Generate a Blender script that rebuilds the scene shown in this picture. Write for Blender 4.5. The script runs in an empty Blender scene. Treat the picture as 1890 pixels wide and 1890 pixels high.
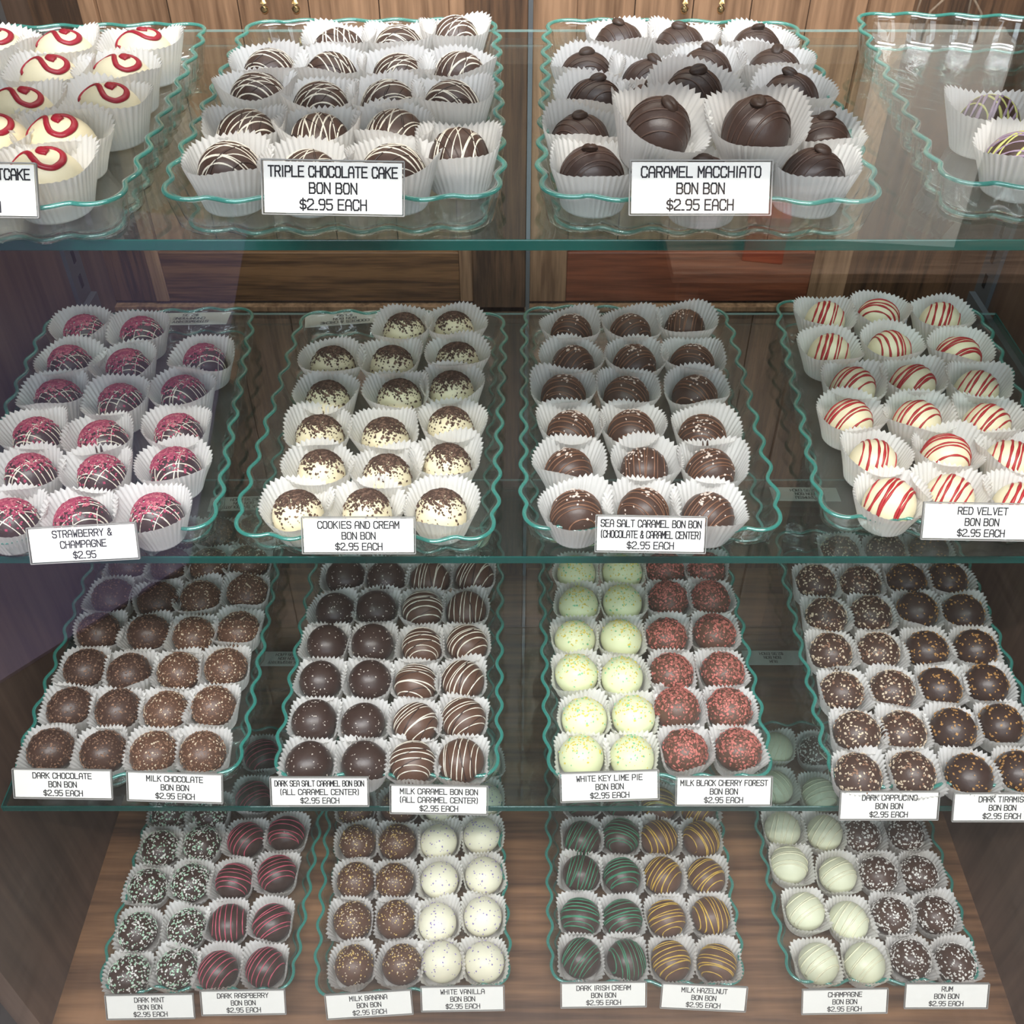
import bpy, bmesh, math, random
from mathutils import Vector, Matrix
random.seed(7)
R = math.radians
scene = bpy.context.scene
col = scene.collection
TRAYS = [
 ('red swirl', 0, (-0.2966, 0.6304), 0.0569, 0.18, 0.288, [
   (-0.2479,0.5283,'cake',1,1,0), (-0.2927,0.5731,'cake',2,1,0), (-0.2547,0.5747,'cake',2,2,0), (-0.2941,0.6147,'cake',3,1,0), (-0.2426,0.6218,'cake',3,2,0), (-0.2928,0.6698,'cake',4,1,0),
   (-0.2486,0.6698,'cake',4,2,0), (-0.3445,0.7204,'cake',5,1,0), (-0.3003,0.717,'cake',5,2,0), (-0.2473,0.7204,'cake',5,3,0),
 ]),
 ('triple chocolate cake', 0, (-0.0968, 0.6418), 0.0206, 0.18, 0.288, [
   (-0.1526,0.5354,'triple',1,1,0), (-0.109,0.5325,'triple',1,2,0), (-0.0637,0.5354,'triple',1,3,0), (-0.0293,0.5576,'triple',1,4,0), (-0.1528,0.5827,'triple',2,1,0), (-0.1097,0.5803,'triple',2,2,0),
   (-0.0677,0.5827,'triple',2,3,0), (-0.157,0.6437,'triple',3,1,0), (-0.1149,0.6254,'triple',3,2,0), (-0.0755,0.629,'triple',3,3,0), (-0.0353,0.6299,'triple',3,4,0), (-0.1575,0.685,'triple',4,1,0),
   (-0.1161,0.6799,'triple',4,2,0), (-0.0739,0.6779,'triple',4,3,0), (-0.0339,0.6799,'triple',4,4,0), (-0.1173,0.7293,'triple',5,1,0), (-0.0762,0.7362,'triple',5,2,0), (-0.0402,0.7478,'triple',5,3,0),
 ]),
 ('caramel macchiato', 0, (0.1083, 0.6403), -0.0383, 0.18, 0.288, [
   (0.0439,0.5332,'macch',1,1,0), (0.1019,0.5192,'macch',1,2,0), (0.1605,0.5311,'macch',1,3,0), (0.0404,0.5803,'macch',2,1,0), (0.0891,0.5707,'macch',2,2,0), (0.1398,0.5707,'macch',2,3,0),
   (0.1741,0.5731,'macch',2,4,0), (0.0496,0.6317,'macch',3,1,0), (0.0837,0.6254,'macch',3,2,0), (0.1719,0.6391,'macch',3,3,0), (0.049,0.6809,'macch',4,1,0), (0.0862,0.6678,'macch',4,2,0),
   (0.1248,0.685,'macch',4,3,0), (0.1706,0.6892,'macch',4,4,0), (0.0735,0.735,'macch',5,1,0), (0.1161,0.735,'macch',5,2,0), (0.1658,0.7282,'macch',5,3,0), (0.0751,0.5472,'macch',6,1,0.02),
   (0.1318,0.5472,'macch',6,2,0.02), (0.1026,0.6053,'macch',7,1,0.014),
 ]),
 ('lavender honey', 0, (0.3277, 0.6526), -0.0734, 0.18, 0.288, [
   (0.2815,0.5508,'lav',1,1,0), (0.2814,0.606,'lav',2,1,0),
 ]),
 ('strawberry champagne', 1, (-0.3025, 0.6419), 0.0876, 0.18, 0.288, [
   (-0.3416,0.5141,'straw',1,1,0), (-0.2912,0.5125,'straw',1,2,0), (-0.2436,0.5181,'straw',1,3,0), (-0.3442,0.5591,'straw',2,1,0), (-0.2945,0.5609,'straw',2,2,0), (-0.2429,0.5671,'straw',2,3,0),
   (-0.3543,0.6058,'straw',3,1,0), (-0.3038,0.5992,'straw',3,2,0), (-0.2498,0.6092,'straw',3,3,0), (-0.3557,0.6535,'straw',4,1,0), (-0.3049,0.6462,'straw',4,2,0), (-0.2562,0.6571,'straw',4,3,0),
   (-0.3583,0.6993,'straw',5,1,0), (-0.3113,0.6953,'straw',5,2,0), (-0.2511,0.7033,'straw',5,3,0), (-0.3637,0.75,'straw',6,1,0), (-0.3144,0.7448,'straw',6,2,0),
 ]),
 ('cookies and cream', 1, (-0.0975, 0.6405), -0.0214, 0.18, 0.288, [
   (-0.146,0.5226,'cookies',1,1,0), (-0.0995,0.5226,'cookies',1,2,0), (-0.0485,0.5243,'cookies',1,3,0), (-0.138,0.564,'cookies',2,1,0), (-0.0891,0.5609,'cookies',2,2,0), (-0.0472,0.5752,'cookies',2,3,0),
   (-0.145,0.6092,'cookies',3,1,0), (-0.0943,0.6058,'cookies',3,2,0), (-0.045,0.616,'cookies',3,3,0), (-0.1437,0.6513,'cookies',4,1,0), (-0.089,0.6549,'cookies',4,2,0), (-0.0458,0.6646,'cookies',4,3,0),
   (-0.1469,0.6993,'cookies',5,1,0), (-0.0985,0.7009,'cookies',5,2,0), (-0.0444,0.7073,'cookies',5,3,0), (-0.0921,0.7491,'cookies',6,1,0), (-0.0485,0.7526,'cookies',6,2,0),
 ]),
 ('sea salt caramel', 1, (0.0976, 0.6485), -0.0107, 0.18, 0.288, [
   (0.0439,0.5214,'seasalt',1,1,0), (0.0894,0.5226,'seasalt',1,2,0), (0.1343,0.5209,'seasalt',1,3,0), (0.0418,0.5702,'seasalt',2,1,0), (0.0958,0.5702,'seasalt',2,2,0), (0.1441,0.569,'seasalt',2,3,0),
   (0.0441,0.6146,'seasalt',3,1,0), (0.0901,0.6126,'seasalt',3,2,0), (0.144,0.6078,'seasalt',3,3,0), (0.0405,0.6608,'seasalt',4,1,0), (0.0893,0.6586,'seasalt',4,2,0), (0.1436,0.6601,'seasalt',4,3,0),
   (0.0487,0.7025,'seasalt',5,1,0), (0.0996,0.7033,'seasalt',5,2,0), (0.1474,0.7033,'seasalt',5,3,0), (0.0506,0.7482,'seasalt',6,1,0), (0.1015,0.7508,'seasalt',6,2,0), (0.1485,0.7578,'seasalt',6,3,0),
 ]),
 ('red velvet', 1, (0.3118, 0.6548), -0.072, 0.18, 0.288, [
   (0.2617,0.5329,'velvet',1,1,0), (0.3053,0.5399,'velvet',1,2,0), (0.3511,0.53,'velvet',1,3,0), (0.2622,0.5784,'velvet',2,1,0), (0.3184,0.5842,'velvet',2,2,0), (0.3637,0.5778,'velvet',2,3,0),
   (0.2568,0.6263,'velvet',3,1,0), (0.3097,0.6263,'velvet',3,2,0), (0.3601,0.6228,'velvet',3,3,0), (0.2691,0.6683,'velvet',4,1,0), (0.3191,0.6736,'velvet',4,2,0), (0.367,0.6683,'velvet',4,3,0),
   (0.2622,0.717,'velvet',5,1,0), (0.3141,0.7236,'velvet',5,2,0), (0.3688,0.717,'velvet',5,3,0), (0.2692,0.7685,'velvet',6,1,0), (0.3186,0.7748,'velvet',6,2,0), (0.3693,0.7667,'velvet',6,3,0),
 ]),
 ('dark and milk chocolate', 2, (-0.3075, 0.5968), 0.0381, 0.18, 0.288, [
   (-0.3684,0.4774,'darkchoc',1,1,0), (-0.3256,0.4758,'darkchoc',1,2,0), (-0.2837,0.4758,'milkchoc',1,3,0), (-0.2445,0.4758,'milkchoc',1,4,0), (-0.3651,0.5189,'darkchoc',2,1,0), (-0.325,0.515,'darkchoc',2,2,0),
   (-0.2844,0.515,'milkchoc',2,3,0), (-0.2468,0.5189,'milkchoc',2,4,0), (-0.3654,0.5594,'darkchoc',3,1,0), (-0.3247,0.5565,'darkchoc',3,2,0), (-0.284,0.5565,'milkchoc',3,3,0), (-0.2446,0.5606,'milkchoc',3,4,0),
   (-0.3639,0.6017,'darkchoc',4,1,0), (-0.3223,0.5985,'darkchoc',4,2,0), (-0.2821,0.5965,'milkchoc',4,3,0), (-0.2431,0.6049,'milkchoc',4,4,0), (-0.3671,0.6428,'darkchoc',5,1,0), (-0.3226,0.6394,'darkchoc',5,2,0),
   (-0.2853,0.6428,'milkchoc',5,3,0), (-0.2442,0.6484,'milkchoc',5,4,0), (-0.361,0.6839,'darkchoc',6,1,0), (-0.3223,0.6825,'darkchoc',6,2,0), (-0.2849,0.6825,'milkchoc',6,3,0), (-0.2489,0.6869,'milkchoc',6,4,0),
   (-0.3217,0.7231,'darkchoc',7,1,0), (-0.2861,0.7246,'darkchoc',7,2,0), (-0.2501,0.727,'milkchoc',7,3,0),
 ]),
 ('dark sea salt and milk caramel', 2, (-0.0991, 0.5969), 0.001, 0.18, 0.288, [
   (-0.1602,0.4655,'darksalt',1,1,0), (-0.1175,0.4655,'darksalt',1,2,0), (-0.0783,0.4666,'milkcar',1,3,0), (-0.0393,0.4666,'milkcar',1,4,0), (-0.1607,0.5051,'darksalt',2,1,0), (-0.1207,0.504,'darksalt',2,2,0),
   (-0.0796,0.504,'milkcar',2,3,0), (-0.0408,0.5078,'milkcar',2,4,0), (-0.1619,0.5464,'darksalt',3,1,0), (-0.1215,0.5464,'darksalt',3,2,0), (-0.0802,0.5452,'milkcar',3,3,0), (-0.0427,0.5476,'milkcar',3,4,0),
   (-0.1627,0.5871,'darksalt',4,1,0), (-0.121,0.5871,'darksalt',4,2,0), (-0.08,0.5839,'milkcar',4,3,0), (-0.0403,0.5871,'milkcar',4,4,0), (-0.1606,0.6259,'darksalt',5,1,0), (-0.1217,0.6293,'darksalt',5,2,0),
   (-0.0809,0.6279,'milkcar',5,3,0), (-0.0417,0.6279,'milkcar',5,4,0), (-0.1564,0.6688,'darksalt',6,1,0), (-0.1164,0.6688,'darksalt',6,2,0), (-0.0758,0.6666,'milkcar',6,3,0), (-0.0365,0.6695,'milkcar',6,4,0),
 ]),
 ('key lime and black cherry', 2, (0.1164, 0.5962), 0.0024, 0.18, 0.288, [
   (0.0549,0.4707,'keylime',1,1,0), (0.0944,0.4707,'keylime',1,2,0), (0.1382,0.4774,'cherry',1,3,0), (0.1792,0.4774,'cherry',1,4,0), (0.0586,0.5095,'keylime',2,1,0), (0.0987,0.5106,'keylime',2,2,0),
   (0.1379,0.5183,'cherry',2,3,0), (0.1789,0.5172,'cherry',2,4,0), (0.054,0.5535,'keylime',3,1,0), (0.0944,0.5517,'keylime',3,2,0), (0.1349,0.5553,'cherry',3,3,0), (0.1779,0.5553,'cherry',3,4,0),
   (0.0548,0.5934,'keylime',4,1,0), (0.0954,0.5934,'keylime',4,2,0), (0.1377,0.5965,'cherry',4,3,0), (0.1788,0.5997,'cherry',4,4,0), (0.0601,0.6347,'keylime',5,1,0), (0.1012,0.636,'keylime',5,2,0),
   (0.142,0.6394,'cherry',5,3,0), (0.1808,0.6408,'cherry',5,4,0), (0.0595,0.6745,'keylime',6,1,0), (0.1033,0.6759,'keylime',6,2,0), (0.1444,0.6788,'cherry',6,3,0), (0.1822,0.6796,'cherry',6,4,0),
 ]),
 ('cappuccino and tiramisu', 2, (0.3412, 0.5884), -0.0268, 0.18, 0.288, [
   (0.2707,0.4545,'capp',1,1,0), (0.313,0.4545,'capp',1,2,0), (0.3556,0.4555,'tira',1,3,0), (0.397,0.4565,'tira',1,4,0), (0.2781,0.4932,'capp',2,1,0), (0.3157,0.4959,'capp',2,2,0),
   (0.3563,0.498,'tira',2,3,0), (0.3981,0.5007,'tira',2,4,0), (0.2778,0.5342,'capp',3,1,0), (0.3201,0.5377,'capp',3,2,0), (0.3601,0.5406,'tira',3,3,0), (0.4011,0.5417,'tira',3,4,0),
   (0.2767,0.5789,'capp',4,1,0), (0.3188,0.5777,'capp',4,2,0), (0.3615,0.5821,'tira',4,3,0), (0.4026,0.5821,'tira',4,4,0), (0.281,0.6193,'capp',5,1,0), (0.3227,0.6206,'capp',5,2,0),
   (0.3659,0.6266,'tira',5,3,0), (0.4072,0.6239,'tira',5,4,0), (0.2806,0.6602,'capp',6,1,0), (0.3234,0.6602,'capp',6,2,0), (0.3663,0.6645,'tira',6,3,0), (0.4051,0.6659,'tira',6,4,0),
   (0.314,0.7017,'capp',7,1,0), (0.3566,0.7017,'capp',7,2,0), (0.3988,0.704,'tira',7,3,0),
 ]),
 ('dark mint and raspberry', 3, (-0.2863, 0.5387), -0.0134, 0.18, 0.288, [
   (-0.3486,0.4079,'mint',1,1,0), (-0.3079,0.4134,'mint',1,2,0), (-0.2684,0.4144,'rasp',1,3,0), (-0.2264,0.4159,'rasp',1,4,0), (-0.3506,0.4489,'mint',2,1,0), (-0.3088,0.4532,'mint',2,2,0),
   (-0.2697,0.4575,'rasp',2,3,0), (-0.2279,0.4596,'rasp',2,4,0), (-0.3538,0.4945,'mint',3,1,0), (-0.3126,0.499,'mint',3,2,0), (-0.2731,0.5002,'rasp',3,3,0), (-0.2309,0.5076,'rasp',3,4,0),
   (-0.3525,0.5354,'mint',4,1,0), (-0.3117,0.5402,'mint',4,2,0), (-0.2677,0.5445,'rasp',4,3,0), (-0.2282,0.5506,'rasp',4,4,0), (-0.3526,0.5756,'mint',5,1,0), (-0.3106,0.5756,'mint',5,2,0),
   (-0.2703,0.5937,'rasp',5,3,0), (-0.2689,0.6465,'rasp',6,1,0),
 ]),
 ('milk banana and white vanilla', 3, (-0.0987, 0.537), 0.0646, 0.18, 0.288, [
   (-0.1469,0.4169,'banana',1,1,0), (-0.1032,0.4179,'banana',1,2,0), (-0.0654,0.4194,'vanilla',1,3,0), (-0.026,0.4209,'vanilla',1,4,0), (-0.1529,0.4602,'banana',2,1,0), (-0.1091,0.4602,'banana',2,2,0),
   (-0.0695,0.4602,'vanilla',2,3,0), (-0.0269,0.4645,'vanilla',2,4,0), (-0.1537,0.499,'banana',3,1,0), (-0.1134,0.499,'banana',3,2,0), (-0.0706,0.5019,'vanilla',3,3,0), (-0.0282,0.5059,'vanilla',3,4,0),
   (-0.1567,0.5408,'banana',4,1,0), (-0.1147,0.5408,'banana',4,2,0), (-0.0728,0.5438,'vanilla',4,3,0), (-0.0302,0.5481,'vanilla',4,4,0), (-0.1613,0.582,'banana',5,1,0), (-0.118,0.582,'banana',5,2,0),
   (-0.0749,0.5846,'vanilla',5,3,0), (-0.0294,0.5911,'vanilla',5,4,0), (-0.0291,0.6353,'vanilla',6,1,0),
 ]),
 ('irish cream and hazelnut', 3, (0.1252, 0.544), -0.0093, 0.18, 0.288, [
   (0.0626,0.4235,'irish',1,1,0), (0.1041,0.4235,'irish',1,2,0), (0.1475,0.4225,'hazel',1,3,0), (0.1898,0.4209,'hazel',1,4,0), (0.0646,0.465,'irish',2,1,0), (0.1047,0.4629,'irish',2,2,0),
   (0.148,0.4629,'hazel',2,3,0), (0.1895,0.464,'hazel',2,4,0), (0.0667,0.5076,'irish',3,1,0), (0.1074,0.5042,'irish',3,2,0), (0.1489,0.5042,'hazel',3,3,0), (0.1899,0.5042,'hazel',3,4,0),
   (0.0701,0.5457,'irish',4,1,0), (0.1097,0.5475,'irish',4,2,0), (0.1497,0.5463,'hazel',4,3,0), (0.1902,0.5457,'hazel',4,4,0), (0.0734,0.5885,'irish',5,1,0), (0.1129,0.5885,'irish',5,2,0),
   (0.1538,0.5852,'hazel',5,3,0), (0.1928,0.582,'hazel',5,4,0),
 ]),
 ('champagne and rum', 3, (0.34, 0.5457), 0.0062, 0.18, 0.288, [
   (0.2804,0.4194,'champ',1,1,0), (0.3243,0.4194,'champ',1,2,0), (0.3677,0.423,'rum',1,3,0), (0.4081,0.4209,'rum',1,4,0), (0.2797,0.4683,'champ',2,1,0), (0.3212,0.4602,'champ',2,2,0),
   (0.3614,0.464,'rum',2,3,0), (0.4049,0.4661,'rum',2,4,0), (0.2763,0.5164,'champ',3,1,0), (0.3199,0.5076,'champ',3,2,0), (0.361,0.5076,'rum',3,3,0), (0.4018,0.5088,'rum',3,4,0),
   (0.2761,0.5568,'champ',4,1,0), (0.3166,0.5524,'champ',4,2,0), (0.3559,0.5487,'rum',4,3,0), (0.3987,0.5506,'rum',4,4,0), (0.2781,0.6049,'champ',5,1,0), (0.3212,0.5983,'champ',5,2,0),
   (0.2864,0.6549,'champ',6,1,0), (0.3297,0.6507,'rum',6,2,0),
 ]),
]
TAGS = [
 ('red swirl', ['STRAWBERRY SHORTCAKE', 'BON BON', '$2.95 EACH'], -0.2712, 0.486, 1.2408, 0.0706, -1),
 ('triple chocolate cake', ['TRIPLE CHOCOLATE CAKE', 'BON BON', '$2.95 EACH'], -0.0888, 0.486, 1.2416, 0.0705, -1),
 ('caramel macchiato', ['CARAMEL MACCHIATO', 'BON BON', '$2.95 EACH'], 0.0936, 0.486, 1.2416, 0.0705, 0),
 ('strawberry and champagne', ['STRAWBERRY &', 'CHAMPAGNE', '$2.95'], -0.2807, 0.484, 0.9977, 0.0717, 3),
 ('cookies and cream', ['COOKIES AND CREAM', 'BON BON', '$2.95 EACH'], -0.0997, 0.484, 1.005, 0.0736, 0),
 ('sea salt caramel', ['SEA SALT CARAMEL BON BON', '(CHOCOLATE & CARAMEL CENTER)', '$2.95 EACH'], 0.0901, 0.484, 1.006, 0.0718, -1),
 ('red velvet', ['RED VELVET', 'BON BON', '$2.95 EACH'], 0.3017, 0.484, 1.0171, 0.0766, -1),
 ('dark chocolate', ['DARK CHOCOLATE', 'BON BON', '$2.95 EACH'], -0.3349, 0.43, 0.8003, 0.0735, -1),
 ('milk chocolate', ['MILK CHOCOLATE', 'BON BON', '$2.95 EACH'], -0.2522, 0.43, 0.7959, 0.0714, -2),
 ('dark sea salt caramel', ['DARK SEA SALT CARAMEL BON BON', '(ALL CARAMEL CENTER)', '$2.95 EACH'], -0.1447, 0.43, 0.7901, 0.0738, 0),
 ('milk caramel', ['MILK CARAMEL BON BON', '(ALL CARAMEL CENTER)', '$2.95 EACH'], -0.0555, 0.43, 0.779, 0.0741, -1),
 ('white key lime pie', ['WHITE KEY LIME PIE', 'BON BON', '$2.95 EACH'], 0.0729, 0.43, 0.7974, 0.0737, 2),
 ('milk black cherry forest', ['MILK BLACK CHERRY FOREST', 'BON BON', '$2.95 EACH'], 0.1592, 0.43, 0.7908, 0.0721, 0),
 ('dark cappuccino', ['DARK CAPPUCINO', 'BON BON', '$2.95 EACH'], 0.2884, 0.43, 0.7707, 0.0758, 0),
 ('dark tiramisu', ['DARK TIRAMISU', 'BON BON', '$2.95 EACH'], 0.3758, 0.43, 0.7684, 0.076, 0),
 ('dark mint', ['DARK MINT', 'BON BON', '$2.95 EACH'], -0.319, 0.376, 0.5338, 0.0778, 1),
 ('dark raspberry', ['DARK RASPBERRY', 'BON BON', '$2.95 EACH'], -0.2352, 0.376, 0.5429, 0.074, 1),
 ('milk banana', ['MILK BANANA', 'BON BON', '$2.95 EACH'], -0.1256, 0.376, 0.5384, 0.0761, 4),
 ('white vanilla', ['WHITE VANILLA', 'BON BON', '$2.95 EACH'], -0.0429, 0.376, 0.5509, 0.0726, 1),
 ('dark irish cream', ['DARK IRISH CREAM', 'BON BON', '$2.95 EACH'], 0.0792, 0.376, 0.5587, 0.0741, 1),
 ('milk hazelnut', ['MILK HAZELNUT', 'BON BON', '$2.95 EACH'], 0.1666, 0.376, 0.5531, 0.0744, -3),
 ('champagne', ['CHAMPAGNE', 'BON BON', '$2.95 EACH'], 0.2907, 0.376, 0.5452, 0.0748, 1),
 ('rum', ['RUM', 'BON BON', '$2.95 EACH'], 0.3765, 0.376, 0.5565, 0.0723, 0),
]
REAR_TAGS = [
 ('cookies and creme', ['COOKIES & CREME', 'BON BON', '$3.95'], -0.1488, 0.7928, 1, 8, 0.0055),
 ('strawberry', ['STRAWBERRY &', 'CHAMPAGNE', '$2.95'], -0.2874, 0.7928, 1, 2, 0.0055),
 ('milk chocolate', ['MILK CHOCOLATE', 'BON BON', '$2.95 EACH'], -0.2779, 0.7928, 2, 3, 0.001),
 ('vanilla tiramisu', ['TIRAMISU', 'BON BON', '$2.95 EACH'], 0.3062, 0.8072, 2, -1, 0.001),
 ('raspberry', ['DARK RASPBERRY', 'BON BON', '$2.95 EACH'], -0.2705, 0.7946, 3, 0, 0.001),
 ('rum', ['RUM', 'BON BON', '$2.95 EACH'], 0.3132, 0.7962, 3, 0, 0.001),
]

ZC = 1.4675                       # camera height
SHELF_Z = [ZC - .2615, ZC - .4985, ZC - .715, ZC - .9675]   # top faces of shelf 1,2,3 and the deck
SXL, SXR = -.400, .440                # ends of the shelves
XL, XR = -.415, .455            # inner faces of the case sides
YB = .95                          # back wall of the case
YG = .345                         # front glass
LIGHT = dict(key=1.0)

# ------------------------------------------------------------------ helpers
def link(o):
    col.objects.link(o); return o
def mesh_from(name, verts, faces, mats, fmat=None, smooth=True):
    me = bpy.data.meshes.new(name)
    me.from_pydata(verts, [], faces)
    for m in (mats if isinstance(mats, (list, tuple)) else [mats]): me.materials.append(m)
    if fmat: me.polygons.foreach_set('material_index', fmat)
    me.polygons.foreach_set('use_smooth', [smooth] * len(me.polygons))
    me.update()
    return me
def obj(name, me, parent=None, loc=(0, 0, 0), rot=(0, 0, 0)):
    o = bpy.data.objects.new(name, me); link(o)
    if parent: o.parent = parent
    o.location = loc; o.rotation_euler = rot
    return o
def empty(name, loc, rz=0):
    o = bpy.data.objects.new(name, None); link(o); o.location = loc; o.rotation_euler = (0, 0, rz)
    o.empty_display_size = .01
    return o
def tag(o, label, cat, group=None, kind=None):
    o['label'] = label; o['category'] = cat
    if group: o['group'] = group
    if kind: o['kind'] = kind
    return o
class MB:
    def __init__(s): s.v = []; s.f = []; s.m = []
    def box(s, x0, x1, y0, y1, z0, z1, mi=0, bev=0):
        bm = bmesh.new()
        bmesh.ops.create_cube(bm, size=1)
        for v in bm.verts:
            v.co = Vector(((x0 + x1) / 2 + v.co.x * (x1 - x0), (y0 + y1) / 2 + v.co.y * (y1 - y0), (z0 + z1) / 2 + v.co.z * (z1 - z0)))
        if bev:
            bmesh.ops.bevel(bm, geom=bm.edges[:], offset=bev, segments=2, affect='EDGES', profile=.5)
        s.add_bm(bm, mi); bm.free()
    def add_bm(s, bm, mi=0):
        b = len(s.v); bm.verts.index_update()
        s.v += [v.co[:] for v in bm.verts]
        for f in bm.faces: s.f.append([b + v.index for v in f.verts]); s.m.append(mi)
    def add(s, verts, faces, mi=0):
        b = len(s.v); s.v += [tuple(v) for v in verts]
        for f in faces: s.f.append([b + i for i in f]); s.m.append(mi)
    def mesh(s, name, mats, smooth=False): return mesh_from(name, s.v, s.f, mats, s.m, smooth)
def tube(pts, rad, n=6, closed=False, flat=1.0, normals=None):
    """sweep a small polygon along pts; normals = preferred up direction per point"""
    V = []; F = []; N = len(pts)
    for i, p in enumerate(pts):
        p = Vector(p)
        a = Vector(pts[(i - 1) % N]) if (closed or i > 0) else p
        b = Vector(pts[(i + 1) % N]) if (closed or i < N - 1) else p
        t = (b - a)
        t = t.normalized() if t.length > 1e-9 else Vector((1, 0, 0))
        up = Vector(normals[i]) if normals else Vector((0, 0, 1))
        sd = t.cross(up)
        sd = sd.normalized() if sd.length > 1e-6 else Vector((0, 1, 0))
        up = sd.cross(t).normalized()
        r = rad[i] if isinstance(rad, (list, tuple)) else rad
        for k in range(n):
            an = 2 * math.pi * k / n
            V.append(p + sd * math.cos(an) * r + up * math.sin(an) * r * flat)
    for i in range(N if closed else N - 1):
        j = (i + 1) % N
        for k in range(n): F.append([i * n + k, i * n + (k + 1) % n, j * n + (k + 1) % n, j * n + k])
    if not closed:
        F.append(list(range(n))[::-1]); F.append([(N - 1) * n + k for k in range(n)])
    return V, F

# ------------------------------------------------------------------ materials
def new_mat(name):
    m = bpy.data.materials.new(name); m.use_nodes = True
    nt = m.node_tree; nt.nodes.clear()
    out = nt.nodes.new('ShaderNodeOutputMaterial')
    return m, nt, out
def principled(name, color, rough=.5, spec=.5, coat=0, noise=0, nscale=60, bump=0, bscale=300, metallic=0, trans=None, var=None):
    m, nt, out = new_mat(name)
    b = nt.nodes.new('ShaderNodeBsdfPrincipled')
    b.inputs['Base Color'].default_value = (*color, 1); b.inputs['Roughness'].default_value = rough
    b.inputs['Specular IOR Level'].default_value = spec; b.inputs['Coat Weight'].default_value = coat
    b.inputs['Metallic'].default_value = metallic
    tc = nt.nodes.new('ShaderNodeTexCoord')
    if noise:
        n = nt.nodes.new('ShaderNodeTexNoise'); n.inputs['Scale'].default_value = nscale; n.inputs['Detail'].default_value = 4
        nt.links.new(tc.outputs['Object'], n.inputs['Vector'])
        mx = nt.nodes.new('ShaderNodeMix'); mx.data_type = 'RGBA'
        mx.inputs[6].default_value = tuple(c * (1 - noise) for c in color) + (1,)
        mx.inputs[7].default_value = tuple(min(1, c * (1 + noise)) for c in (var or color)) + (1,)
        nt.links.new(n.outputs['Fac'], mx.inputs[0]); nt.links.new(mx.outputs[2], b.inputs['Base Color'])
    if bump:
        n2 = nt.nodes.new('ShaderNodeTexNoise'); n2.inputs['Scale'].default_value = bscale; n2.inputs['Detail'].default_value = 3
        nt.links.new(tc.outputs['Object'], n2.inputs['Vector'])
        bp = nt.nodes.new('ShaderNodeBump'); bp.inputs['Strength'].default_value = bump; bp.inputs['Distance'].default_value = .001
        nt.links.new(n2.outputs['Fac'], bp.inputs['Height']); nt.links.new(bp.outputs['Normal'], b.inputs['Normal'])
    last = b.outputs[0]
    if trans:
        tr = nt.nodes.new('ShaderNodeBsdfTranslucent'); tr.inputs['Color'].default_value = (*color, 1)
        ms = nt.nodes.new('ShaderNodeMixShader'); ms.inputs[0].default_value = trans
        nt.links.new(last, ms.inputs[1]); nt.links.new(tr.outputs[0], ms.inputs[2]); last = ms.outputs[0]
    nt.links.new(last, out.inputs[0])
    return m
def glass(name, tint, rough=.01, ior=1.5, boost=1.0, diffuse=0, dcol=None):
    """thin sheet glass: tinted transmission plus a fresnel reflection"""
    m, nt, out = new_mat(name)
    t = nt.nodes.new('ShaderNodeBsdfTransparent'); t.inputs[0].default_value = (*tint, 1)
    g = nt.nodes.new('ShaderNodeBsdfGlossy'); g.inputs['Roughness'].default_value = rough
    g.inputs[0].default_value = (1, 1, 1, 1)
    # the same Fresnel term whichever side of the sheet is hit
    ge = nt.nodes.new('ShaderNodeNewGeometry')
    dot = nt.nodes.new('ShaderNodeVectorMath'); dot.operation = 'DOT_PRODUCT'
    nt.links.new(ge.outputs['Incoming'], dot.inputs[0]); nt.links.new(ge.outputs['Normal'], dot.inputs[1])
    ab = nt.nodes.new('ShaderNodeMath'); ab.operation = 'ABSOLUTE'; nt.links.new(dot.outputs['Value'], ab.inputs[0])
    one = nt.nodes.new('ShaderNodeMath'); one.operation = 'SUBTRACT'; one.inputs[0].default_value = 1; nt.links.new(ab.outputs[0], one.inputs[1])
    pw = nt.nodes.new('ShaderNodeMath'); pw.operation = 'POWER'; pw.inputs[1].default_value = 5; nt.links.new(one.outputs[0], pw.inputs[0])
    ml = nt.nodes.new('ShaderNodeMath'); ml.operation = 'MULTIPLY_ADD'; ml.inputs[1].default_value = .9 * boost; ml.inputs[2].default_value = .05 * boost
    ml.use_clamp = True; nt.links.new(pw.outputs[0], ml.inputs[0])
    mx = nt.nodes.new('ShaderNodeMixShader')
    nt.links.new(ml.outputs[0], mx.inputs[0]); nt.links.new(t.outputs[0], mx.inputs[1]); nt.links.new(g.outputs[0], mx.inputs[2])
    last = mx.outputs[0]
    if diffuse:
        d = nt.nodes.new('ShaderNodeBsdfDiffuse'); d.inputs[0].default_value = (*(dcol or tint), 1)
        m2 = nt.nodes.new('ShaderNodeMixShader'); m2.inputs[0].default_value = diffuse
        nt.links.new(last, m2.inputs[1]); nt.links.new(d.outputs[0], m2.inputs[2]); last = m2.outputs[0]
    nt.links.new(last, out.inputs[0])
    return m
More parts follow.
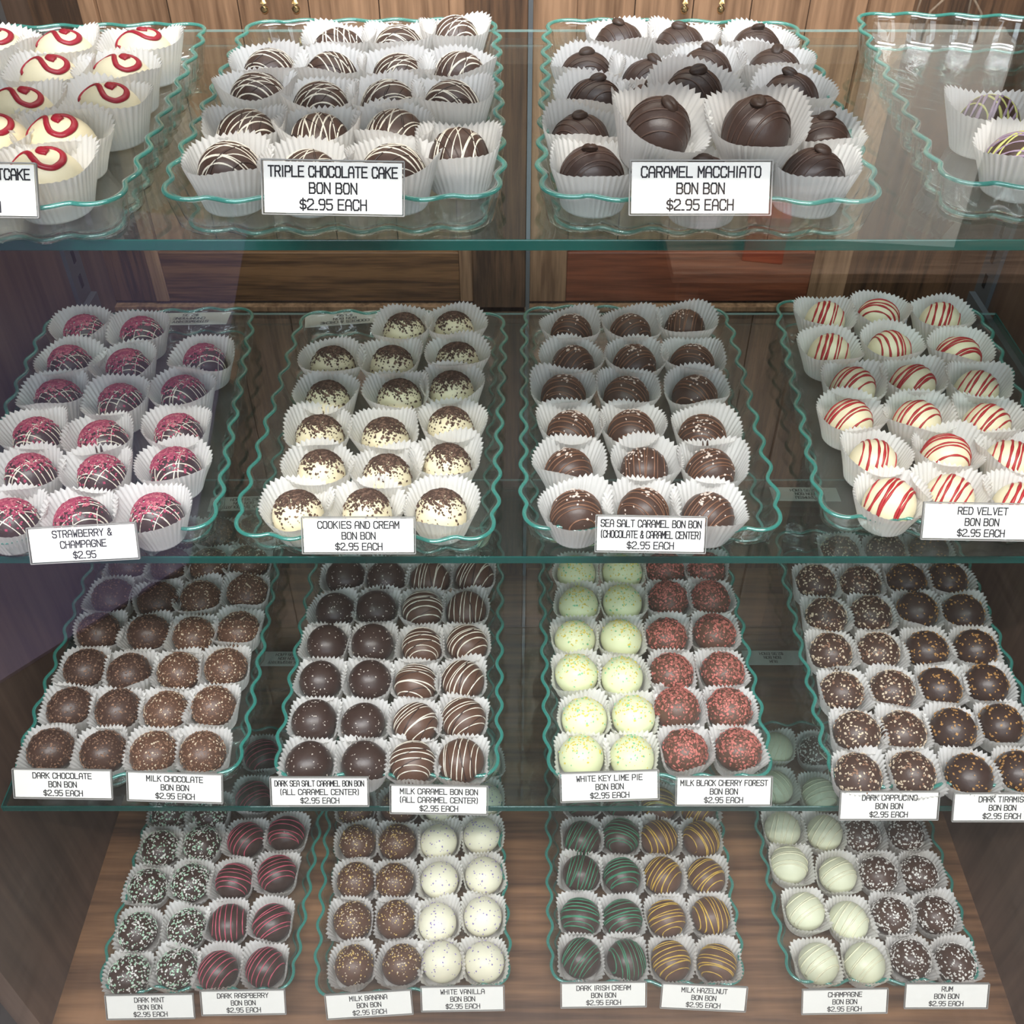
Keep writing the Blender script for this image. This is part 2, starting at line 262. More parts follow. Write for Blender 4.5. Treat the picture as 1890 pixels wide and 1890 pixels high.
def wood(name, dark, light, axis='z', scale=1.0, rough=.45, contrast=1.0):
    m, nt, out = new_mat(name)
    b = nt.nodes.new('ShaderNodeBsdfPrincipled'); b.inputs['Roughness'].default_value = rough
    tc = nt.nodes.new('ShaderNodeTexCoord'); mp = nt.nodes.new('ShaderNodeMapping')
    s = {'z': (34, 34, 1.6), 'x': (1.6, 34, 34), 'y': (34, 1.6, 34)}[axis]
    mp.inputs['Scale'].default_value = tuple(v * scale for v in s)
    nt.links.new(tc.outputs['Object'], mp.inputs[0])
    n = nt.nodes.new('ShaderNodeTexNoise'); n.inputs['Scale'].default_value = 1.0; n.inputs['Detail'].default_value = 6; n.inputs['Distortion'].default_value = 1.4
    nt.links.new(mp.outputs[0], n.inputs['Vector'])
    mp2 = nt.nodes.new('ShaderNodeMapping'); mp2.inputs['Scale'].default_value = tuple((v * 6 if v > 2 else v * 8) * scale for v in s)
    nt.links.new(tc.outputs['Object'], mp2.inputs[0])
    n2 = nt.nodes.new('ShaderNodeTexNoise'); n2.inputs['Scale'].default_value = 1.2; n2.inputs['Detail'].default_value = 3
    nt.links.new(mp2.outputs[0], n2.inputs['Vector'])
    ad = nt.nodes.new('ShaderNodeMath'); ad.operation = 'MULTIPLY_ADD'; ad.inputs[1].default_value = .45
    sc = nt.nodes.new('ShaderNodeMath'); sc.operation = 'MULTIPLY'; sc.inputs[1].default_value = .62
    nt.links.new(n.outputs['Fac'], sc.inputs[0]); nt.links.new(n2.outputs['Fac'], ad.inputs[0]); nt.links.new(sc.outputs[0], ad.inputs[2])
    cr = nt.nodes.new('ShaderNodeValToRGB')
    cr.color_ramp.elements[0].position = .53 - .13 / contrast; cr.color_ramp.elements[0].color = (*dark, 1)
    cr.color_ramp.elements[1].position = .53 + .13 / contrast; cr.color_ramp.elements[1].color = (*light, 1)
    nt.links.new(ad.outputs[0], cr.inputs[0]); nt.links.new(cr.outputs[0], b.inputs['Base Color'])
    bp = nt.nodes.new('ShaderNodeBump'); bp.inputs['Strength'].default_value = .15; bp.inputs['Distance'].default_value = .002
    nt.links.new(ad.outputs[0], bp.inputs['Height']); nt.links.new(bp.outputs[0], b.inputs['Normal'])
    nt.links.new(b.outputs[0], out.inputs[0])
    return m

DARK = principled('dark_chocolate', (.042, .023, .018), .38, .5, noise=.25, nscale=120, bump=.12, bscale=500)
MILK = principled('milk_chocolate', (.100, .050, .032), .42, .45, noise=.2, nscale=120, bump=.12, bscale=500)
MID = principled('semi_dark_chocolate', (.062, .033, .024), .40, .45, noise=.2, nscale=120, bump=.12, bscale=500)
IVORY = principled('white_chocolate', (.82, .73, .50), .38, .4, noise=.06, nscale=80, bump=.08)
VANILLA = principled('vanilla_coating', (.80, .77, .60), .38, .4, noise=.06, nscale=80, bump=.08)
LIME = principled('lime_coating', (.72, .76, .47), .38, .4, noise=.06, nscale=80, bump=.08)
CHAMP = principled('champagne_coating', (.66, .68, .50), .4, .4, noise=.06, nscale=80, bump=.08)
PAPER = principled('white_paper', (.92, .905, .88), .8, .1, trans=.36, noise=.03, nscale=200)
C = lambda n, c, r=.5: principled(n, c, r, .4, noise=.15, nscale=400)
SUGAR = C('white_drizzle', (.80, .74, .62)); REDG = C('red_glaze', (.34, .012, .03), .3); REDS = C('red_stripe', (.42, .025, .03), .4)
PINKF = C('pink_crumb', (.35, .05, .095), .8); PINKF2 = C('rose_crumb', (.50, .14, .17), .8); BROWNF = C('cookie_crumb', (.075, .042, .030), .9); BROWNF2 = C('light_cookie_crumb', (.17, .10, .07), .9)
MILKD = C('milk_drizzle', (.20, .095, .055)); SALT = C('salt_crystal', (.72, .60, .52), .35); TAN = C('tan_flake', (.27, .15, .095), .8); TAN2 = C('dark_tan_flake', (.15, .088, .06), .8)
GREY = C('pale_speck', (.50, .44, .38), .6); YEL = C('yellow_speck', (.72, .58, .10), .6); GRN = C('green_speck', (.22, .55, .30), .6); CORAL = C('coral_flake', (.52, .16, .13), .7)
CORAL2 = C('dark_coral_flake', (.27, .095, .07), .7)
CREAMF = C('cream_flake', (.62, .50, .36), .7); GOLD = C('gold_flake', (.42, .22, .07), .6); MINTF = C('mint_flake', (.42, .62, .46), .7); WHITEF = C('white_flake', (.72, .70, .66), .7)
PINKD = C('pink_drizzle', (.52, .09, .14)); PURPF = C('purple_speck', (.28, .22, .48), .6); GREEND = C('green_drizzle', (.035, .22, .12)); YELD = C('yellow_drizzle', (.62, .40, .06))
LAV = C('lavender_drizzle', (.38, .28, .38)); LIMED = C('lime_drizzle', (.60, .60, .20)); PALED = C('pale_drizzle', (.74, .72, .52)); BANF = C('banana_flake', (.66, .46, .16), .7)

# ------------------------------------------------------------------ candy shapes
def surf(u, shp):
    """unit direction -> point of the candy's outer surface"""
    Rr, zc, hz, p = shp
    x, y, z = u
    n = (abs(x) ** p + abs(y) ** p + abs(z) ** p) ** (1 / p) if p != 2 else 1
    rr = math.hypot(x, y); k = (rr ** p + abs(z) ** p) ** (1 / p)
    X, Y, Z = x / k * Rr, y / k * Rr, zc + z / k * hz
    if Z < 0:
        t = zc / max(1e-6, zc - Z); X, Y, Z = X * (.55 + .45 * t), Y * (.55 + .45 * t), 0
    return Vector((X, Y, Z))
DOME = (.0176, .0110, .0190, 2.15)
BALL = (.0181, .0150, .0165, 2.05)
def body_mesh(name, shp, mat, seed):
    rnd = random.Random(seed); V = []; F = []; nu, nv = 36, 18
    ph = [rnd.uniform(0, 6.3) for _ in range(4)]; am = [rnd.uniform(-.012, .012) for _ in range(4)]
    for j in range(nv + 1):
        th = math.pi * j / nv
        for i in range(nu):
            a = 2 * math.pi * i / nu
            u = (math.sin(th) * math.cos(a), math.sin(th) * math.sin(a), math.cos(th))
            w = 1 + am[0] * math.sin(2 * a + ph[0]) + am[1] * math.sin(3 * a + ph[1]) + am[2] * math.sin(a + ph[2])
            p = surf(u, shp); V.append((p.x * w, p.y * w, p.z))
    for j in range(nv):
        for i in range(nu):
            k = (i + 1) % nu
            if j == 0: F.append([0 * nu, nu + i, nu + k]) if False else F.append([j * nu + i, (j + 1) * nu + i, (j + 1) * nu + k, j * nu + k])
            else: F.append([j * nu + i, (j + 1) * nu + i, (j + 1) * nu + k, j * nu + k])
    me = mesh_from(name, V, F, mat)
    bm = bmesh.new(); bm.from_mesh(me); bmesh.ops.remove_doubles(bm, verts=bm.verts, dist=1e-5)
    bmesh.ops.recalc_face_normals(bm, faces=bm.faces); bm.to_mesh(me); bm.free()
    me.polygons.foreach_set('use_smooth', [True] * len(me.polygons))
    return me
def drizzle(mb, shp, rnd, n, rad, mi=0, ang=0, spread=.85, curve=.12, low=-.15):
    ca, sa = math.cos(ang), math.sin(ang)
    offs = sorted(-spread + 2 * spread * (k + rnd.uniform(.1, .9)) / n for k in range(n))
    for o in offs:
        sl = rnd.uniform(-.10, .10); cv = rnd.uniform(-curve, curve); r0 = rad * rnd.uniform(.65, 1.25)
        pts = []; nor = []; rr = []
        N = 22
        for i in range(N + 1):
            t = -1.15 + 2.3 * i / N
            y = o + sl * t + cv * (t * t - .4)
            if abs(y) > .985: continue
            k = math.sqrt(1 - y * y)
            an = t * math.pi / 2
            x, z = k * math.sin(an), k * math.cos(an)
            if z < low: continue
            u = Vector((x * ca - y * sa, x * sa + y * ca, z))
            p = surf(u, shp); pts.append(p + u * rad * .12); nor.append(u)
            rr.append(r0 * (1 + .25 * math.sin(i * 1.3 + o * 20)))
        if len(pts) > 3:
            V, F = tube(pts, rr, 5, flat=.55, normals=nor); mb.add(V, F, mi)
def flakes(mb, shp, rnd, n, size, mis=(0,), top=.0, bias=1.0, cluster=None, embed=.2):
    for _ in range(n):
        for _t in range(60):
            z = 1 - (1 - top) * rnd.random() ** bias; a = rnd.uniform(0, 2 * math.pi)
            q = math.sqrt(max(0, 1 - z * z)); u = Vector((q * math.cos(a), q * math.sin(a), z))
            if cluster is None: break
            c, sd = cluster
            if rnd.random() < math.exp(-((u - Vector(c).normalized()).length / sd) ** 2): break
        p = surf(u, shp)
        t1 = u.cross(Vector((rnd.uniform(-1, 1), rnd.uniform(-1, 1), rnd.uniform(-1, 1)))).normalized(); t2 = u.cross(t1)
        s = size * rnd.uniform(.5, 1.3); a_, b_ = s, s * rnd.uniform(.45, .9); h = s * rnd.uniform(.35, .8)
        p = p + u * h * embed
        V = [p + t1 * a_ + t2 * b_ * .3, p - t1 * a_ * .2 + t2 * b_, p - t1 * a_ - t2 * b_ * .4, p + t1 * a_ * .3 - t2 * b_]
        V += [v + u * h * .8 - t1 * a_ * .1 for v in V]
        F = [[3, 2, 1, 0], [4, 5, 6, 7], [0, 1, 5, 4], [1, 2, 6, 5], [2, 3, 7, 6], [3, 0, 4, 7]]
        mb.add(V, F, rnd.choice(mis))
def swirl(mb, shp, rnd, rad, mi=0):
    # an S ending in a curl, piped over the dome
    pts2 = [(-.62, -.42), (-.72, -.16), (-.60, .12), (-.34, .14), (-.14, -.06), (.02, -.30), (.22, -.50), (.48, -.46), (.62, -.18), (.56, .12), (.34, .28), (.14, .18), (.16, -.02), (.34, -.06)]
    k = rnd.uniform(1.02, 1.12); out = []
    for i in range(len(pts2) - 1):
        p0 = Vector(pts2[max(0, i - 1)]); p1 = Vector(pts2[i]); p2 = Vector(pts2[i + 1]); p3 = Vector(pts2[min(len(pts2) - 1, i + 2)])
        for s in range(5):
            t = s / 5
            out.append(.5 * ((2 * p1) + (p2 - p0) * t + (2 * p0 - 5 * p1 + 4 * p2 - p3) * t * t + (3 * p1 - p0 - 3 * p2 + p3) * t ** 3))
    pts = []; nor = []; rr = []
    for i, q in enumerate(out):
        x, y = q.x * k, q.y * k; z = math.sqrt(max(.02, 1 - x * x - y * y)); u = Vector((x, y, z)).normalized()
        p = surf(u, shp); pts.append(p + u * rad * .1); nor.append(u)
        f = i / len(out); rr.append(rad * (.65 + .5 * f + .35 * (f > .85)))
    V, F = tube(pts, rr, 8, flat=.5, normals=nor); mb.add(V, F, mi)
def bean_mesh(seed):
    V = []; F = []; nu, nv = 16, 10
    for j in range(nv + 1):
        th = math.pi * j / nv
        for i in range(nu):
            a = 2 * math.pi * i / nu
            x, y, z = math.sin(th) * math.cos(a), math.sin(th) * math.sin(a), math.cos(th)
            groove = .35 * math.exp(-(x / .22) ** 2) * (z > 0)
            V.append((x * .0042, y * .0056, z * .0033 * (1 - groove) + (0 if z > -.2 else .001)))
    for j in range(nv):
        for i in range(nu):
            k = (i + 1) % nu; F.append([j * nu + i, (j + 1) * nu + i, (j + 1) * nu + k, j * nu + k])
    return mesh_from('coffee_bean', V, F, principled('coffee_bean_brown', (.035, .018, .012), .5, .4))

# type: (shape, coating, [decoration parts], look)
def dz(*calls):
    return calls
TYPES = {
 'cake':    (DOME, IVORY, [('red_swirl', [REDG], lambda mb, s, r: swirl(mb, s, r, .0018))], 'ivory bonbon with red swirl'),
 'triple':  (DOME, MID, [('drizzle', [SUGAR], lambda mb, s, r: (drizzle(mb, s, r, 8, .00050, 0, 0), drizzle(mb, s, r, 3, .00040, 0, .5))), ('dark_drizzle', [DARK], lambda mb, s, r: drizzle(mb, s, r, 4, .0005, 0, .9))], 'dark bonbon with white drizzle'),
 'macch':   (DOME, DARK, [('drizzle', [MID], lambda mb, s, r: drizzle(mb, s, r, 7, .00055)), ('coffee_bean', None, None)], 'dark bonbon with coffee bean'),
 'lav':     (DOME, MID, [('drizzle', [LAV, LIMED], lambda mb, s, r: (drizzle(mb, s, r, 8, .00085, 0, .3), drizzle(mb, s, r, 5, .0008, 1, 1.1)))], 'dark bonbon with lavender drizzle'),
 'straw':   (DOME, DARK, [('drizzle', [SUGAR], lambda mb, s, r: (drizzle(mb, s, r, 7, .00045, 0, 0), drizzle(mb, s, r, 3, .0004, 0, 1.2))),
             ('pink_crumbs', [PINKF, PINKF2], lambda mb, s, r: flakes(mb, s, r, 800, .0011, (0, 0, 1), -.05, 1.0, ((-.30, .30, .8), .62)))], 'dark bonbon with pink crumbs'),
 'cookies': (DOME, IVORY, [('cookie_crumbs', [BROWNF, BROWNF2], lambda mb, s, r: (flakes(mb, s, r, 900, .00105, (0, 0, 1), .0, 1.0, ((.05, .30, 1.0), .55)), flakes(mb, s, r, 60, .0006, (0,), .1)))], 'white bonbon with cookie crumbs'),
 'seasalt': (DOME, MID, [('drizzle', [MILKD], lambda mb, s, r: drizzle(mb, s, r, 9, .00050)), ('salt_crystals', [SALT], lambda mb, s, r: (flakes(mb, s, r, 20, .0011, (0,), .3, 1.0, ((-.0, .25, .9), .34), .5), flakes(mb, s, r, 16, .0007, (0,), .3)))], 'dark bonbon with salt crystals'),
 'velvet':  (DOME, IVORY, [('red_stripes', [REDS], lambda mb, s, r: drizzle(mb, s, r, 6, .00095, 0, 0, .8, .1))], 'ivory bonbon with red stripes'),
 'darkchoc': (BALL, MID, [('flakes', [TAN2, TAN], lambda mb, s, r: flakes(mb, s, r, 420, .00085, (0, 0, 1), -.1))], 'dark bonbon with brown flakes'),
 'milkchoc': (BALL, MILK, [('flakes', [TAN, CREAMF], lambda mb, s, r: flakes(mb, s, r, 480, .00080, (0, 0, 0, 1), -.1))], 'milk bonbon with tan flakes'),
 'darksalt': (BALL, DARK, [('salt_specks', [GREY], lambda mb, s, r: flakes(mb, s, r, 60, .00065, (0,), .0))], 'dark bonbon with salt specks'),
 'milkcar': (BALL, MILK, [('drizzle', [SUGAR, DARK], lambda mb, s, r: (drizzle(mb, s, r, 7, .00050, 0), drizzle(mb, s, r, 3, .00045, 1, .35)))], 'milk bonbon with white drizzle'),
 'keylime': (BALL, LIME, [('specks', [YEL, GRN], lambda mb, s, r: flakes(mb, s, r, 110, .00085, (0, 0, 1), .1, 1.0, ((.0, .2, 1), .7)))], 'pale bonbon with green specks'),
 'cherry':  (BALL, MILK, [('red_flakes', [CORAL, CORAL2], lambda mb, s, r: flakes(mb, s, r, 420, .0011, (0, 1), -.1, 1.0, ((.0, .3, 1), 1.0)))], 'milk bonbon with red flakes'),
 'capp':    (BALL, MID, [('cream_flakes', [CREAMF, TAN], lambda mb, s, r: flakes(mb, s, r, 230, .0011, (0, 0, 1), -.05))], 'dark bonbon with cream flakes'),
 'tira':    (BALL, DARK, [('gold_flakes', [GOLD], lambda mb, s, r: flakes(mb, s, r, 95, .0011, (0,), -.05))], 'dark bonbon with golden flakes'),
 'mint':    (BALL, DARK, [('mint_flakes', [MINTF, WHITEF], lambda mb, s, r: flakes(mb, s, r, 330, .00105, (0, 1), -.1))], 'dark bonbon with green flakes'),
 'rasp':    (BALL, DARK, [('pink_drizzle', [PINKD], lambda mb, s, r: drizzle(mb, s, r, 7, .00050))], 'dark bonbon with pink drizzle'),
 'banana':  (BALL, MILK, [('banana_flakes', [BANF, CREAMF], lambda mb, s, r: flakes(mb, s, r, 150, .0008, (0, 1), .0, 1.0, ((.0, .3, 1), .9)))], 'milk bonbon with yellow flakes'),
 'vanilla': (BALL, VANILLA, [('purple_specks', [PURPF], lambda mb, s, r: flakes(mb, s, r, 55, .00075, (0,), .1))], 'white bonbon with purple specks'),
 'irish':   (BALL, DARK, [('green_drizzle', [GREEND], lambda mb, s, r: drizzle(mb, s, r, 9, .00055))], 'dark bonbon with green drizzle'),
 'hazel':   (BALL, MILK, [('yellow_drizzle', [YELD], lambda mb, s, r: drizzle(mb, s, r, 8, .00055))], 'milk bonbon with yellow drizzle'),
 'champ':   (BALL, CHAMP, [('drizzle', [PALED], lambda mb, s, r: drizzle(mb, s, r, 5, .0007, 0, 0, .7))], 'smooth pale champagne bonbon'),
 'rum':     (BALL, MID, [('white_flakes', [WHITEF], lambda mb, s, r: flakes(mb, s, r, 230, .0011, (0,), -.05))], 'dark bonbon with white flakes'),
}
# stripes mostly run along / across in some trays, any way in others
ANG = {'cake': .35, 'cookies': .25, 'straw': .5, 'seasalt': .6, 'velvet': 1.5}
NVAR = 4
PROTO = {}
BEAN = bean_mesh(1)
def proto(t):
    if t in PROTO: return PROTO[t]
    shp, mat, decs, look = TYPES[t]; L = []
    for v in range(NVAR):
        rnd = random.Random(hash((len(t), ord(t[0]), ord(t[-1]), v)) & 0xffff)
        parts = [('coating', body_mesh('bonbon_' + t, shp, mat, v * 7 + len(t)))]
        for nm, mats, fn in decs:
            if nm == 'coffee_bean': parts.append((nm, BEAN)); continue
            mb = MB(); fn(mb, shp, rnd); parts.append((nm, mb.mesh(nm, mats, smooth=('drizzle' in nm or 'stripe' in nm or 'swirl' in nm))))
        L.append(parts)
    PROTO[t] = L
    return L

# ------------------------------------------------------------------ paper cups
def cup_mesh(seed, half, hgt, p=3.2, base=.0172, N=44, amp=.00085):
    rnd = random.Random(seed); V = []; F = []
    per = 4; nu = N * per; prof = [0, .04, .3, .6, .85, 1.0]
    ph = [rnd.uniform(0, 6.28) for _ in range(6)]
    for j, f in enumerate(prof):
        for i in range(nu):
            a = 2 * math.pi * i / nu
            c, s = math.cos(a), math.sin(a)
            sq = 1 / (abs(c) ** p + abs(s) ** p) ** (1 / p)
            rim = half * sq * (1 + .035 * math.sin(2 * a + ph[0]) + .030 * math.sin(3 * a + ph[1]) + .014 * math.sin(5 * a + ph[2]))
            g = f ** 1.1
            r = base * (1 - g) + rim * g
            fl = (.00015 + amp * f) * math.cos(2 * math.pi * i / per)
            fl *= 1 + .3 * math.sin(7 * a + ph[5])
            z = hgt * f * (1 + (.07 * math.sin(2 * a + ph[3]) + .06 * math.sin(3 * a + ph[4]) + .12 * (sq - 1)) * f)
            if f == 1: z += .0007 * math.cos(2 * math.pi * i / per)
            V.append(((r + fl) * c, (r + fl) * s, z))
    for j in range(len(prof) - 1):
        for i in range(nu):
            k = (i + 1) % nu; F.append([j * nu + i, j * nu + k, (j + 1) * nu + k, (j + 1) * nu + i])
    V.append((0, 0, 0)); c0 = len(V) - 1
    for i in range(nu): F.append([c0, (i + 1) % nu, i])
    return mesh_from('paper_cup', V, F, PAPER)
CUPS = {0: [cup_mesh(s, .0238, .0270, 2.7) for s in range(6)],
        1: [cup_mesh(s + 10, .0256, .0265, 2.5) for s in range(6)],
        2: [cup_mesh(s + 20, .0212, .0225, 4.2, .0166, 40, .00085) for s in range(6)],
        3: [cup_mesh(s + 30, .0214, .0225, 4.2, .0166, 40, .00085) for s in range(6)]}
OPEN_CUPS = [cup_mesh(s + 50, .0270, .0275, 2.2) for s in range(3)]

# ------------------------------------------------------------------ scalloped glass tray
TRAY_GLASS = glass('tray_glass', (.955, .98, .975), .015, boost=1.3, diffuse=.0)
RIM_GLASS = glass('tray_rim_glass', (.42, .74, .68), .05, boost=3.5, diffuse=.34, dcol=(.06, .40, .34))
def outline(W, L, inset, amp, n=420):
    """wavy rounded rectangle, returns list of (x, y)"""
    hw, hl = W / 2 - inset, L / 2 - inset; cr = .024
    P = []
    seg = []
    sx, sy = 2 * (hw - cr), 2 * (hl - cr); arc = math.pi / 2 * cr
    tot = 2 * sx + 2 * sy + 4 * arc
    def at(s):
        s %= tot
        for k, (ln, kind) in enumerate([(sx, 'b'), (arc, 'br'), (sy, 'r'), (arc, 'tr'), (sx, 't'), (arc, 'tl'), (sy, 'l'), (arc, 'bl')]):
            if s <= ln or k == 7:
                t = s / ln
                if kind == 'b': return (-hw + cr + s, -hl, 0, -1, t, kind)
                if kind == 'r': return (hw, -hl + cr + s, 1, 0, t, kind)
                if kind == 't': return (hw - cr - s, hl, 0, 1, t, kind)
                if kind == 'l': return (-hw, hl - cr - s, -1, 0, t, kind)
                a0 = {'br': -math.pi / 2, 'tr': 0, 'tl': math.pi / 2, 'bl': math.pi}[kind]
                cx = {'br': hw - cr, 'tr': hw - cr, 'tl': -hw + cr, 'bl': -hw + cr}[kind]
                cy = {'br': -hl + cr, 'tr': hl - cr, 'tl': hl - cr, 'bl': -hl + cr}[kind]
                a = a0 + t * math.pi / 2
                return (cx + cr * math.cos(a), cy + cr * math.sin(a), math.cos(a), math.sin(a), t, kind)
            s -= ln
    for i in range(n):
        x, y, nx, ny, t, kind = at(tot * i / n)
        if kind in 'bt': w = -math.cos(t * 4 * 2 * math.pi) * 1.0
        elif kind in 'rl': w = -math.cos(t * 8 * 2 * math.pi) * 1.0
        else: w = -1 + 2.2 * math.sin(math.pi * t)
        P.append((x + nx * amp * w, y + ny * amp * w))
    return P
def tray_meshes(W, L, hr, seed):
    n = 420
    th = .0032
    rings = [(.011, 0, .0030), (.0075, .0007, .0030), (.0050, .0040, .0030), (.0034, hr * .5, .0028), (.0018, hr * .85, .0025), (.0012, hr, .0024)]
    V = []; F = []
    outs = []; ins = []
    for ins_, z, amp in rings:
        outs.append(len(V)); V += [(x, y, z) for x, y in outline(W, L, ins_, amp, n)]
    for ins_, z, amp in rings[::-1]:
        zi = z if z == hr else max(z + th * .9, th) if z < hr * .6 else z
        ins.append(len(V)); V += [(x, y, zi) for x, y in outline(W, L, ins_ + th * .8, amp, n)]
    order = outs + ins
    for a, b in zip(order, order[1:]):
        for i in range(n):
            k = (i + 1) % n; F.append([a + i, a + k, b + k, b + i])
    # floor top and bottom
    V.append((0, 0, 0)); c = len(V) - 1
    for i in range(n): F.append([c, outs[0] + (i + 1) % n, outs[0] + i])
    V.append((0, 0, th)); c = len(V) - 1
    for i in range(n): F.append([c, ins[-1] + i, ins[-1] + (i + 1) % n])
    body = mesh_from('tray_dish', V, F, TRAY_GLASS)
    pts = [(x, y, hr) for x, y in outline(W, L, .0016, .0024, n)]
    V, F = tube(pts, .0015, 8, closed=True, flat=.8)
    rim = mesh_from('tray_rim', V, F, RIM_GLASS)
    pts = [(x, y, .0018) for x, y in outline(W, L, .0095, .0027, n)]
    V, F = tube(pts, .0011, 6, closed=True, flat=.9)
    foot = mesh_from('tray_foot', V, F, FOOT_GLASS)
    return body, rim, foot
FOOT_GLASS = glass('tray_foot_glass', (.62, .86, .82), .06, boost=2.0, diffuse=.14, dcol=(.10, .40, .35))

ORD = ['', 'first', 'second', 'third', 'fourth', 'fifth', 'sixth', 'seventh']
NUM = ['', 'one', 'two', 'three', 'four', 'five', 'six', 'seven']
SHORT = {'red swirl': 'red swirl', 'triple chocolate cake': 'triple chocolate', 'caramel macchiato': 'caramel macchiato', 'lavender honey': 'nearly empty',
 'strawberry champagne': 'strawberry champagne', 'cookies and cream': 'cookies and cream', 'sea salt caramel': 'sea salt caramel', 'red velvet': 'red velvet',
 'dark and milk chocolate': 'dark and milk', 'dark sea salt and milk caramel': 'salt and caramel', 'key lime and black cherry': 'lime and cherry',
 'cappuccino and tiramisu': 'cappuccino and tiramisu', 'dark mint and raspberry': 'mint and raspberry', 'milk banana and white vanilla': 'banana and vanilla',
 'irish cream and hazelnut': 'cream and hazelnut', 'champagne and rum': 'champagne and rum'}
FLOORZ = .0046
def put_candy(t, x, y, z, rz, label, group, tilt=(0, 0)):
    parts = random.choice(proto(t))
    root = empty('bonbon', (x, y, z), 0)
    root.rotation_euler = (Matrix.Rotation(tilt[1], 3, 'Y') @ Matrix.Rotation(tilt[0], 3, 'X') @ Matrix.Rotation(rz, 3, 'Z')).to_euler()
    tag(root, label, 'bonbon', group)
    b = obj('coating', parts[0][1], root)
    for nm, me in parts[1:]:
        if nm == 'coffee_bean':
            obj(nm, me, root, (.001, .0, .0300), (R(random.uniform(-15, 30)), R(random.uniform(-15, 15)), random.uniform(0, 6)))
        else:
            o = obj(nm, me, root)
            if 'flake' in nm or 'crumb' in nm or 'speck' in nm or 'crystal' in nm: o['kind'] = 'stuff'
    return root
LOOSE = {}
for name, lv, (tx, ty), rot, W, L, cs in TRAYS:
    z0 = SHELF_Z[lv]
    hr = .0235 if lv == 0 else .0200
    t = empty('scalloped_glass_tray', (tx, ty, z0 + .0002), rot)
    where = ['top shelf', 'second shelf', 'third shelf', 'wooden case floor'][lv]
    tag(t, 'clear scalloped glass tray of %s bonbons on the %s' % (name, where), 'tray', 'scalloped glass trays on the shelves')
    body, rim, foot = tray_meshes(W, L, hr, 1)
    obj('dish', body, t); r_ = obj('rim', rim, t); r_['label'] = 'teal green glass rim'; obj('foot_edge', foot, t)
    nrows = {}
    for c in cs: nrows[c[3]] = max(nrows.get(c[3], 0), c[4])
    for (x, y, ty_, r, k, up) in cs:
        look = TYPES[ty_][3]
        short = SHORT[name] + ' tray'
        if up:
            pos = 'upper layer of the %s, %s' % (short, {(6, 1): 'left front one', (6, 2): 'right front one', (7, 1): 'rear one'}[(r, k)])
        else:
            n = nrows[r]
            kk = 'leftmost' if k == 1 and n > 1 else 'rightmost' if k == n and n > 1 else 'single one' if n == 1 else ORD[k] + ' from left'
            rr = 'front row' if r == 1 else 'row %s from front' % NUM[r]
            pos = '%s, %s, %s' % (rr, kk, short)
        z = z0 + FLOORZ + up
        tilt = (0, 0)
        if up: tilt = {(6, 1): (R(15), R(11)), (6, 2): (R(14), R(-5)), (7, 1): (R(10), R(6))}[(r, k)]
        me = random.choice(OPEN_CUPS if up or name == 'lavender honey' else CUPS[lv])
        cup = obj('paper_cup', me, None, (x, y, z), (tilt[0] + R(random.uniform(-2, 2) if not up else 0), tilt[1] + R(random.uniform(-2, 2) if not up else 0), rot + R(random.choice((0, 90, 180, 270)) + random.uniform(-6, 6))))
        if ty_ == 'cake': cup.scale = (1.1, 1.1, 1.0)
        if up: cup.rotation_euler = (Matrix.Rotation(tilt[1], 3, 'Y') @ Matrix.Rotation(tilt[0], 3, 'X') @ Matrix.Rotation(random.uniform(0, 6), 3, 'Z')).to_euler()
        tag(cup, 'white fluted paper cup, ' + pos, 'paper cup', 'fluted paper cups in the ' + short)
        a = ANG.get(ty_)
        rz = (random.uniform(-a, a) if a is not None else random.uniform(0, 6.28))
        if ty_ in ('triple', 'seasalt', 'milkcar', 'rasp', 'irish', 'hazel', 'champ', 'velvet'): rz = random.gauss(.5, .75)
        j = (random.uniform(-.0006, .0006), random.uniform(-.0006, .0006))
        wob = tilt if up else (R(random.uniform(-5, 5)), R(random.uniform(-6, 6)))
        off = Matrix.Rotation(tilt[1], 3, 'Y') @ Matrix.Rotation(tilt[0], 3, 'X') @ Vector((0, 0, .0040)) if up else Vector((0, 0, .0014))
        cd = put_candy(ty_, x + j[0] + off.x, y + j[1] + off.y, z + off.z, rz, look + ', ' + pos, '%s of the %s' % (look.replace('bonbon', 'bonbons'), short), wob)
        cd.scale = (1.14, 1.10, 1.02) if ty_ == 'cake' else (random.uniform(.97, 1.03), random.uniform(.97, 1.03), random.uniform(.95, 1.04))

